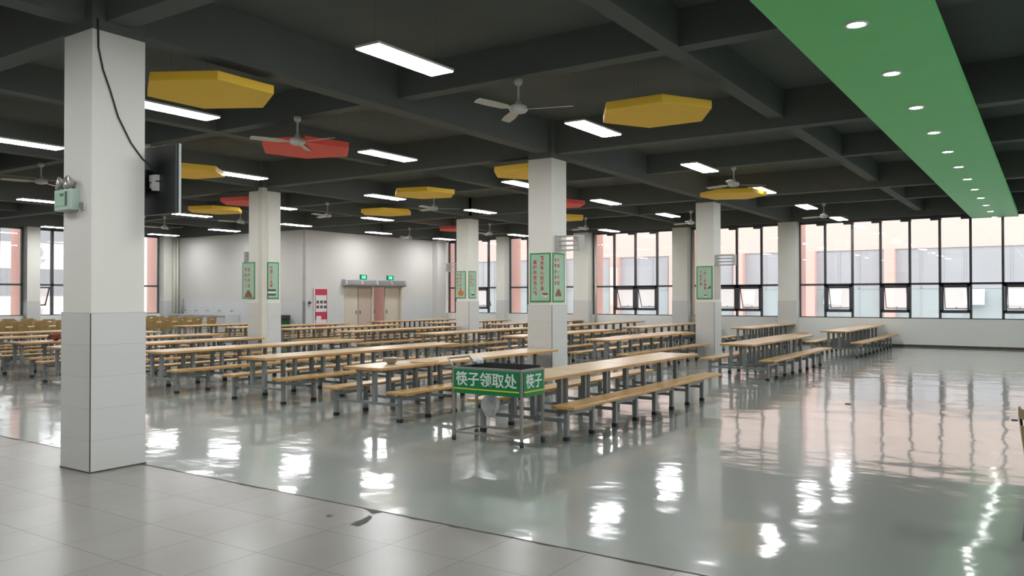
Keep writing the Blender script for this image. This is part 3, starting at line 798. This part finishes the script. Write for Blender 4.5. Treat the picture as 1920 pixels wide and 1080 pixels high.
# ------------------------------------------------------------------ things on the nearest pillar
PX, PY, HW = P1[0], P1[1], HX
el = empty('emergency_light', (-7.83, PY-HY, 2.57))
tag(el, 'twin-headed emergency light on the left face of the nearest pillar', 'emergency light')
MB().box(-0.15, 0.16, -0.085, 0, -0.10, 0.10).build('body', 'em_green', el, bevel=0.008)
MB().box(-0.115, 0.055, -0.089, -0.084, -0.06, 0.07).build('front_panel', 'poster', el)
MB().box(0.055, 0.085, -0.09, -0.084, -0.06, 0.075).box(-0.03, 0.03, -0.0915, -0.088, 0.035, 0.06).build('label_print', 'em_dark', el)
for dx, a in ((-0.10, 0.5), (0.06, 0.1)):
    hd = MB().lathe([(0.0005,-0.06),(0.03,-0.055),(0.06,0.0),(0.066,0.02),(0.058,0.025),(0.0005,0.022)], (0,0,0), 20).build('lamp_head', 'em_lens', el, smooth=True)
    hd.location = (dx, -0.06, 0.165); hd.rotation_euler = (math.radians(78), 0, -a)
    MB().tube([(dx, -0.04, 0.09), (dx, -0.04, 0.14)], 0.012, 8).build('lamp_bracket', 'white_metal', el)
MB().tube([(0.02,-0.012,-0.10),(0.03,-0.012,-0.15),(0.08,-0.012,-0.175),(0.13,-0.012,-0.16),(0.19,-0.012,-0.08),(0.205,-0.012,-0.06)], 0.004, 6).build('power_cord', 'white_metal', el)
so = empty('wall_socket', (-7.60, PY-HY, 2.515))
tag(so, 'small socket with plug on the nearest pillar beside the emergency light', 'socket')
MB().box(-0.025, 0.025, -0.012, 0, -0.045, 0.045).build('plate', 'white_metal', so, bevel=0.003)
MB().box(-0.014, 0.014, -0.04, -0.012, -0.03, 0.02).build('plug', 'grey_steel', so)

tv = empty('television', (-7.80, 4.80, 2.82))
tag(tv, 'black flat television hung behind the nearest pillar, seen from its back', 'television')
MB().box(-0.62, 0.62, -0.045, 0.012, -0.345, 0.345).build('casing', 'tv', tv, bevel=0.006)
MB().box(-0.60, 0.60, 0.012, 0.016, -0.325, 0.325).build('screen', 'tv', tv)
MB().box(0.621, 0.632, -0.01, 0.014, -0.345, 0.345).build('silver_edge', 'tv_edge', tv)
MB().box(-0.15, 0.15, -0.13, -0.045, -0.12, 0.12).build('wall_bracket', 'bin_dark', tv)
MB().box(0.25, 0.36, -0.09, -0.045, -0.02, 0.05).box(0.24, 0.29, -0.08, -0.045, -0.08, -0.03).box(0.31, 0.36, -0.10, -0.045, -0.11, -0.01).build('wiring_box', 'white_metal', tv)
cb = MB().tube([(PX+HW+0.006, 4.13, 4.27), (PX+HW+0.006, 4.135, 4.0), (PX+HW+0.006, 4.18, 3.80), (PX+HW+0.006, 4.25, 3.62), (PX+HW+0.006, 4.33, 3.38), (PX+HW+0.006, 4.46, 3.15), (PX+HW+0.006, 4.58, 3.01), (PX+HW+0.01, 4.66, 2.95), (PX+0.25, 4.72, 2.90)], 0.009, 8).build('cable', 'cable')
tag(cb, 'black cable sagging down the nearest pillar to the television', 'cable')

# ------------------------------------------------------------------ posters on the pillars
def poster(o, xa, w, h, cols, pic, label, size, faint=None, bg='poster', ed='poster_edge', txt='poster_red', top=0.0):
    """o: centre on the pillar face, xa: direction text runs; cols: list of (u, v of first glyph, string)"""
    root = empty('poster', o)
    n = Vector(xa).cross(Vector((0,0,1)))            # outward normal
    rz = math.atan2(xa[1], xa[0]); root.rotation_euler = (0, 0, rz)
    MB().box(-w/2, w/2, -0.010, 0, -h/2, h/2).build('border', ed, root)
    MB().box(-w/2+0.026, w/2-0.026, -0.012, -0.009, -h/2+0.026, h/2-0.026).build('sheet', bg, root)
    for u, v, s, stp in cols:
        for k, ch in enumerate(s):
            text_mesh('lettering', ch, size, txt, root, M_face((u, -0.0125, v - k*stp), (1,0,0)), 0.0025, 0.001)
    for kind, u, v, s in pic:
        p = MB()
        if kind in ('bowl', 'rice', 'pot'):
            arc = [(u + s*math.cos(PI + PI*k/12), v + 0.8*s*math.sin(PI + PI*k/12)) for k in range(13)]
            p.prism(arc, 'y', -0.0145, -0.012).build('printed_bowl', 'poster_white' if kind != 'rice' else 'poster_dark', root)
            el_ = [(u + 0.95*s*math.cos(2*PI*k/16), v + 0.28*s*math.sin(2*PI*k/16)) for k in range(16)]
            MB().prism(el_, 'y', -0.0155, -0.012).build('printed_rice', 'poster_white' if kind == 'rice' else 'poster_brown', root)
        elif kind == 'pile':
            p.prism([(u-s, v-0.6*s), (u+s, v-0.6*s), (u+0.6*s, v+0.1*s), (u+0.15*s, v+0.55*s), (u-0.2*s, v+0.5*s), (u-0.6*s, v+0.05*s)], 'y', -0.0145, -0.012).build('printed_food', 'poster_brown', root)
        elif kind == 'disc':
            p.prism([(u + s*math.cos(2*PI*k/18), v + 0.8*s*math.sin(2*PI*k/18)) for k in range(18)], 'y', -0.0145, -0.012).build('printed_food', 'poster_orange', root)
        elif kind == 'stack':
            for q_, mm in ((0, 'poster_dark'), (1, 'poster_white'), (2, 'poster_dark')):
                MB().prism([(u-s, v-0.5*s+q_*0.45*s), (u+s*0.9, v-0.5*s+q_*0.45*s), (u+s, v-0.15*s+q_*0.45*s), (u-s, v-0.12*s+q_*0.45*s)], 'y', -0.0145, -0.012).build('printed_bowl', mm, root)
        elif kind == 'mark':
            p.prism([(u-s, v-s), (u+s, v-s*0.6), (u+0.5*s, v+s), (u-0.1*s, v+0.2*s)], 'y', -0.0145, -0.012).build('printed_figure', 'poster_dark', root)
    tag(root, label, 'poster', 'green slogan posters on pillars')
cy = P3[1]-HY; cx = P3[0]+HX
poster((-7.76, cy, 1.995), (1,0,0), 0.44, 0.90, [(0.04, 0.36, '粒米虽小犹不易', 0.094), (-0.11, 0.28, '莫把辛苦当儿戏', 0.094)], [('bowl', 0.11, -0.30, 0.075)], 'green poster with two red columns and a white bowl, left face of centre pillar', 0.082)
poster((cx, 12.77, 1.995), (0,1,0), 0.43, 0.90, [(-0.02, 0.32, '盘惜一分菜', 0.105), (-0.12, 0.32, '浪费多多米', 0.105)][:2], [('pile', -0.02, -0.27, 0.12)], 'green poster with a red food picture, right face of centre pillar', 0.075)
poster((-16.0+0.01, P2[1]-HY, 2.04), (1,0,0), 0.46, 0.88, [(0.02, 0.26, '光盘行动', 0.13), (-0.10, 0.26, '节约粮食', 0.13)], [('pile', 0.0, -0.31, 0.15)], 'green poster with a brown heaped dish, left face of cream-piped pillar', 0.095)
poster((P2[0]+HX, 12.86, 2.04), (0,1,0), 0.34, 0.88, [(-0.06, 0.30, '珍惜粮食光荣', 0.085)], [('stack', -0.04, -0.30, 0.12)], 'green poster with dark stacked bowls, right face of cream-piped pillar', 0.085)
cy2 = P5[1]-HY
poster((-7.72, cy2, 2.02), (1,0,0), 0.44, 0.88, [(0.02, 0.33, '一粥一饭当思', 0.095), (-0.10, 0.28, '来处不易', 0.105)], [('mark', 0.13, -0.12, 0.05), ('bowl', 0.03, -0.34, 0.06)], 'green poster with a small dark figure, left face of right-hand pillar', 0.08)
poster((P5[0]+HX, 21.06, 2.02), (0,1,0), 0.43, 0.88, [], [], 'faded pinkish poster on the right face of the right-hand pillar', 0.08, bg='poster_pink', ed='poster_pink')
poster((-15.93, cy2, 2.04), (1,0,0), 0.42, 0.88, [(0.0, 0.31, '粒粒皆辛苦', 0.11), (-0.12, 0.31, '谁知盘中餐', 0.11)], [('disc', 0.02, -0.27, 0.12)], 'green poster with an orange disc of food, left face of far middle pillar', 0.085)
poster((P4[0]+HX, 21.0, 2.04), (0,1,0), 0.40, 0.88, [(0.03, 0.28, '一米一粟', 0.10), (-0.08, 0.28, '当思来之', 0.10)], [('rice', 0.02, -0.27, 0.10)], 'green poster with a dark rice bowl, right face of far middle pillar', 0.075)

# slatted grey racks on the pillars
def rack(x, y, s, label):
    root = empty('slatted_rack', (x, y, 2.62))
    root.rotation_euler = (0, 0, 0 if s > 0 else PI)
    w = 0.50
    fr = MB()
    for a in (0.02, w): fr.box(a-0.015, a+0.015, -0.09, 0.09, -0.14, 0.14)
    fr.build('end_plate', 'louver', root)
    sl = MB()
    for z in (-0.13, -0.045, 0.04, 0.125): sl.box(0.02, w, -0.012, 0.012, z-0.016, z+0.016)
    sl.build('slats', 'louver', root)
    MB().box(0, 0.02, -0.05, 0.05, -0.06, 0.06).build('wall_plate', 'louver', root)
    tag(root, label, 'rack', 'slatted racks on pillars')
rack(P3[0]+HX, 12.74, 1, 'slatted light grey rack on the right face of the centre pillar')
rack(P5[0]+HX, 21.0, 1, 'slatted grey rack on the right face of the right-hand pillar')
rack(P4[0]-HX, 21.0, -1, 'slatted grey rack on the left face of the far middle pillar')
rack(P2[0]-HX, 12.9, -1, 'slatted grey rack on the left face of the cream-piped pillar')

# ------------------------------------------------------------------ far walls: doors, air curtain, exit signs, board, trough, bin, pipes
def leaf(n, y0, y1, m, ang=0.0, hinge='lo', vision=False):
    w = y1-y0
    o = struct(empty('door_%d' % n, (BX-0.10, y0 if hinge == 'lo' else y1, 0)))
    s = 1 if hinge == 'lo' else -1
    a, b = (0, w) if s > 0 else (-w, 0)
    MB().box(-0.025, 0.025, a+0.01, b-0.01, 0.01, DH-0.05).build('leaf', m, o)
    hy = b-0.10 if s > 0 else a+0.10
    MB().box(0.025, 0.06, hy-0.02, hy+0.02, 0.95, 1.10).build('handle', 'grey_steel', o)
    o.rotation_euler = (0, 0, ang)
leaf(1, D0+0.04, D0+0.85, 'door'); leaf(2, D0+0.87, D0+1.62, 'door_tan', 0.0, 'hi')
leaf(3, D1-0.95, D1-0.04, 'door', 0.0, 'hi')
leaf(4, D0+1.68, D0+2.45, 'door', math.radians(38), 'lo')
df = MB().box(BX-0.18, BX+0.02, D0, D0+0.05, 0, DH).box(BX-0.18, BX+0.02, D1-0.05, D1, 0, DH).box(BX-0.18, BX+0.02, D0, D1, DH-0.05, DH).box(BX-0.15, BX-0.05, D0+1.63, D0+1.68, 0, DH)
struct(df.build('trim_6', 'door'))
struct(MB().box(BX-3.0, BX-2.9, 23.5, 29.0, 0, 4.0).build('wall_porch', 'pink'))     # salmon wall seen through the open leaf
ac = empty('air_curtain', (BX, 24.65, 2.22))
tag(ac, 'long grey air curtain over the cream double doors', 'air curtain')
MB().prism([(0.0,-0.12),(0.20,-0.12),(0.24,-0.06),(0.20,0.12),(0.0,0.14)], 'y', -1.80, 1.80).build('casing', 'louver', ac)
for k in range(4):
    MB().prism([(0.236,-0.055),(0.246,-0.055),(0.212,0.10),(0.202,0.10)], 'y', -1.72+0.88*k, -0.94+0.88*k).build('intake_grille', 'grey_steel', ac)
MB().box(0.02, 0.19, -1.76, 1.76, -0.135, -0.12).build('air_slot', 'bin_dark', ac)
for k, (yy, w) in enumerate(((24.02, 'left'), (25.62, 'right'))):
    ex = empty('exit_sign', (BX, yy, 2.46))
    tag(ex, 'lit green exit sign above the air curtain, %s one of two' % w, 'exit sign', 'exit signs over the double doors')
    MB().box(0, 0.04, -0.19, 0.19, -0.09, 0.09).build('case', 'exit_case', ex)
    MB().box(0.04, 0.043, -0.13, 0.13, -0.07, 0.07).build('lit_face', 'exit_glow', ex)
    pic = MB().prism([(-0.10,0.0),(-0.06,0.035),(-0.06,0.012),(-0.01,0.012),(-0.01,-0.012),(-0.06,-0.012),(-0.06,-0.035)], 'x', 0.043, 0.045)
    pic.prism([(0.045,0.035),(0.07,0.035),(0.07,0.058),(0.045,0.058)], 'x', 0.043, 0.045)
    pic.prism([(0.01,-0.055),(0.03,-0.055),(0.055,-0.01),(0.09,-0.04),(0.10,-0.025),(0.065,0.03),(0.02,0.028),(0.01,0.005),(0.04,0.0)], 'x', 0.043, 0.045)
    pic.build('running_figure', 'exit_light', ex)
nb = empty('notice_board', (BX+0.025, 21.70, 1.20))
tag(nb, 'tall red and white notice board on the wall left of the doors', 'notice board')
MB().box(0, 0.025, -0.36, 0.36, -0.80, 0.80).build('panel', 'notice_white', nb)
MB().box(0.025, 0.028, -0.31, 0.31, 0.52, 0.76).build('header', 'notice_red', nb)
MB().box(0.025, 0.028, -0.31, -0.28, -0.80, 0.52).box(0.025, 0.028, 0.28, 0.31, -0.80, 0.52).build('border', 'notice_red', nb)
MB().box(0.025, 0.028, -0.31, 0.31, -0.42, -0.12).build('red_block', 'notice_red', nb)
MB().box(0.028, 0.030, -0.25, 0.0, -0.42, -0.28).build('paper', 'notice_white', nb)
MB().box(0.025, 0.028, -0.31, 0.31, -0.80, -0.56).build('footer', 'notice_red', nb)
for r in range(2):
    for c in range(3):
        MB().box(0.025, 0.029, -0.24+0.19*c, -0.11+0.19*c, 0.20-0.19*r, 0.31-0.19*r).build('photo', 'poster_dark', nb)

tg = empty('wash_trough', (-29.0, BY-0.35, 0))
tag(tg, 'long white tiled wash trough with taps along the far left wall', 'wash trough')
MB().box(-2.0, 1.8, -0.30, 0.33, 0, 0.90).build('body', 'wall_tile', tg)
MB().box(-2.0, 1.8, -0.33, -0.28, 0.90, 0.94).box(-2.0, 1.8, 0.28, 0.33, 0.90, 0.94).box(-2.0, -1.95, -0.28, 0.28, 0.90, 0.94).box(1.75, 1.8, -0.28, 0.28, 0.90, 0.94).build('rim', 'wall_tile', tg)
for k in range(5):
    x = -1.7 + 0.78*k
    MB().tube([(x, 0.33, 1.09), (x, 0.20, 1.09), (x, 0.18, 1.04)], 0.014, 8).lathe([(0.0005,0.02),(0.03,0.02),(0.03,0.0),(0.0005,0.0)], (x, 0.24, 1.10), 10).build('tap', 'steel', tg)
bn = empty('waste_bin', (-24.55, BY-0.40, 0))
tag(bn, 'dark green waste bin against the white wall behind the tables', 'bin')
MB().prism([(-0.46,-0.28),(0.46,-0.28),(0.46,0.28),(-0.46,0.28)], 'z', 0.0, 0.80).build('body', 'bin_green', bn, bevel=0.01)
MB().box(-0.49, 0.49, -0.31, 0.31, 0.80, 0.96).build('rim', 'bin_dark', bn, bevel=0.01)
bt = MB().lathe([(0.0005,0),(0.045,0),(0.045,0.16),(0.018,0.22),(0.018,0.28),(0.0005,0.28)], (0,0,0), 14, 0).build('bottle', 'bin_dark', None, smooth=True)
bt.location = (-24.75, BY-0.40, 0.96); tag(bt, 'small dark bottle standing on the green waste bin', 'bottle')

pp = empty('drain_pipe', (BX+0.05, BY-0.06, 0)); tag(pp, 'dark grey vertical pipe at the corner of the white wall', 'pipe')
MB().tube([(0,0,0),(0,0,4.2)], 0.045, 12).build('pipe', 'pipe_grey', pp)
MB().tube([(0,0,0),(0,0,1.5)], 0.055, 12).build('sleeve', 'sleeve', pp)
for z in (1.0, 2.4, 3.6): MB().tube([(0,0,z-0.03),(0,0,z+0.03)], 0.052, 12).build('clamp', 'pipe_grey', pp, smooth=True)
vv = empty('valve', (BX+0.01, 21.12, 1.38)); tag(vv, 'small dark valve on the wall right of the grey corner pipe', 'valve')
MB().tube([(0.03,0,-0.12),(0.03,0,0.14)], 0.02, 8).build('stem', 'pipe_grey', vv)
MB().tube([(0.0,0.0,0.05),(0.09,0.0,0.05)], 0.045, 10).build('hand_wheel', 'bin_dark', vv)
for k, (x, r, w) in enumerate(((-31.38, 0.08, 'thicker'), (-31.18, 0.05, 'thinner'))):
    o = MB().tube([(x, BY-0.12, 0), (x, BY-0.12, 4.2)], r, 12).build('water_pipe', 'pipe_cream', None, smooth=True)
    tag(o, 'cream vertical pipe in the far left corner, the %s one' % w, 'pipe')
o = MB().tube([(-30.9, BY-0.07, 0.95), (-30.9, BY-0.07, 1.6)], 0.045, 10).build('pipe_stub', 'pipe_grey', None, smooth=True)
tag(o, 'short dark pipe above the left end of the wash trough', 'pipe')
for k, x in enumerate((-15.45, -11.28)):
    o = MB().tube([(x, YB-0.07, 0), (x, YB-0.07, 4.2)], 0.05, 12).build('rain_pipe', 'pipe_cream', None, smooth=True)
    tag(o, 'cream rain pipe on the window wall ' + ('behind the centre pillar rack' if k == 0 else 'left of the right-hand pillar'), 'pipe')
# litter on the floor at right
for x, y, lb in ((-0.42, 12.6, 'dark scrap lying on the shiny floor at far right'), (-2.6, 13.1, 'tiny dark scrap on the shiny floor right of the tables')):
    o = MB().prism([(-0.035,-0.012),(0.03,-0.018),(0.04,0.012),(-0.02,0.02)], 'z', 0.0, 0.012).build('floor_scrap', 'bin_dark'); o.location = (x, y, 0); tag(o, lb, 'litter')
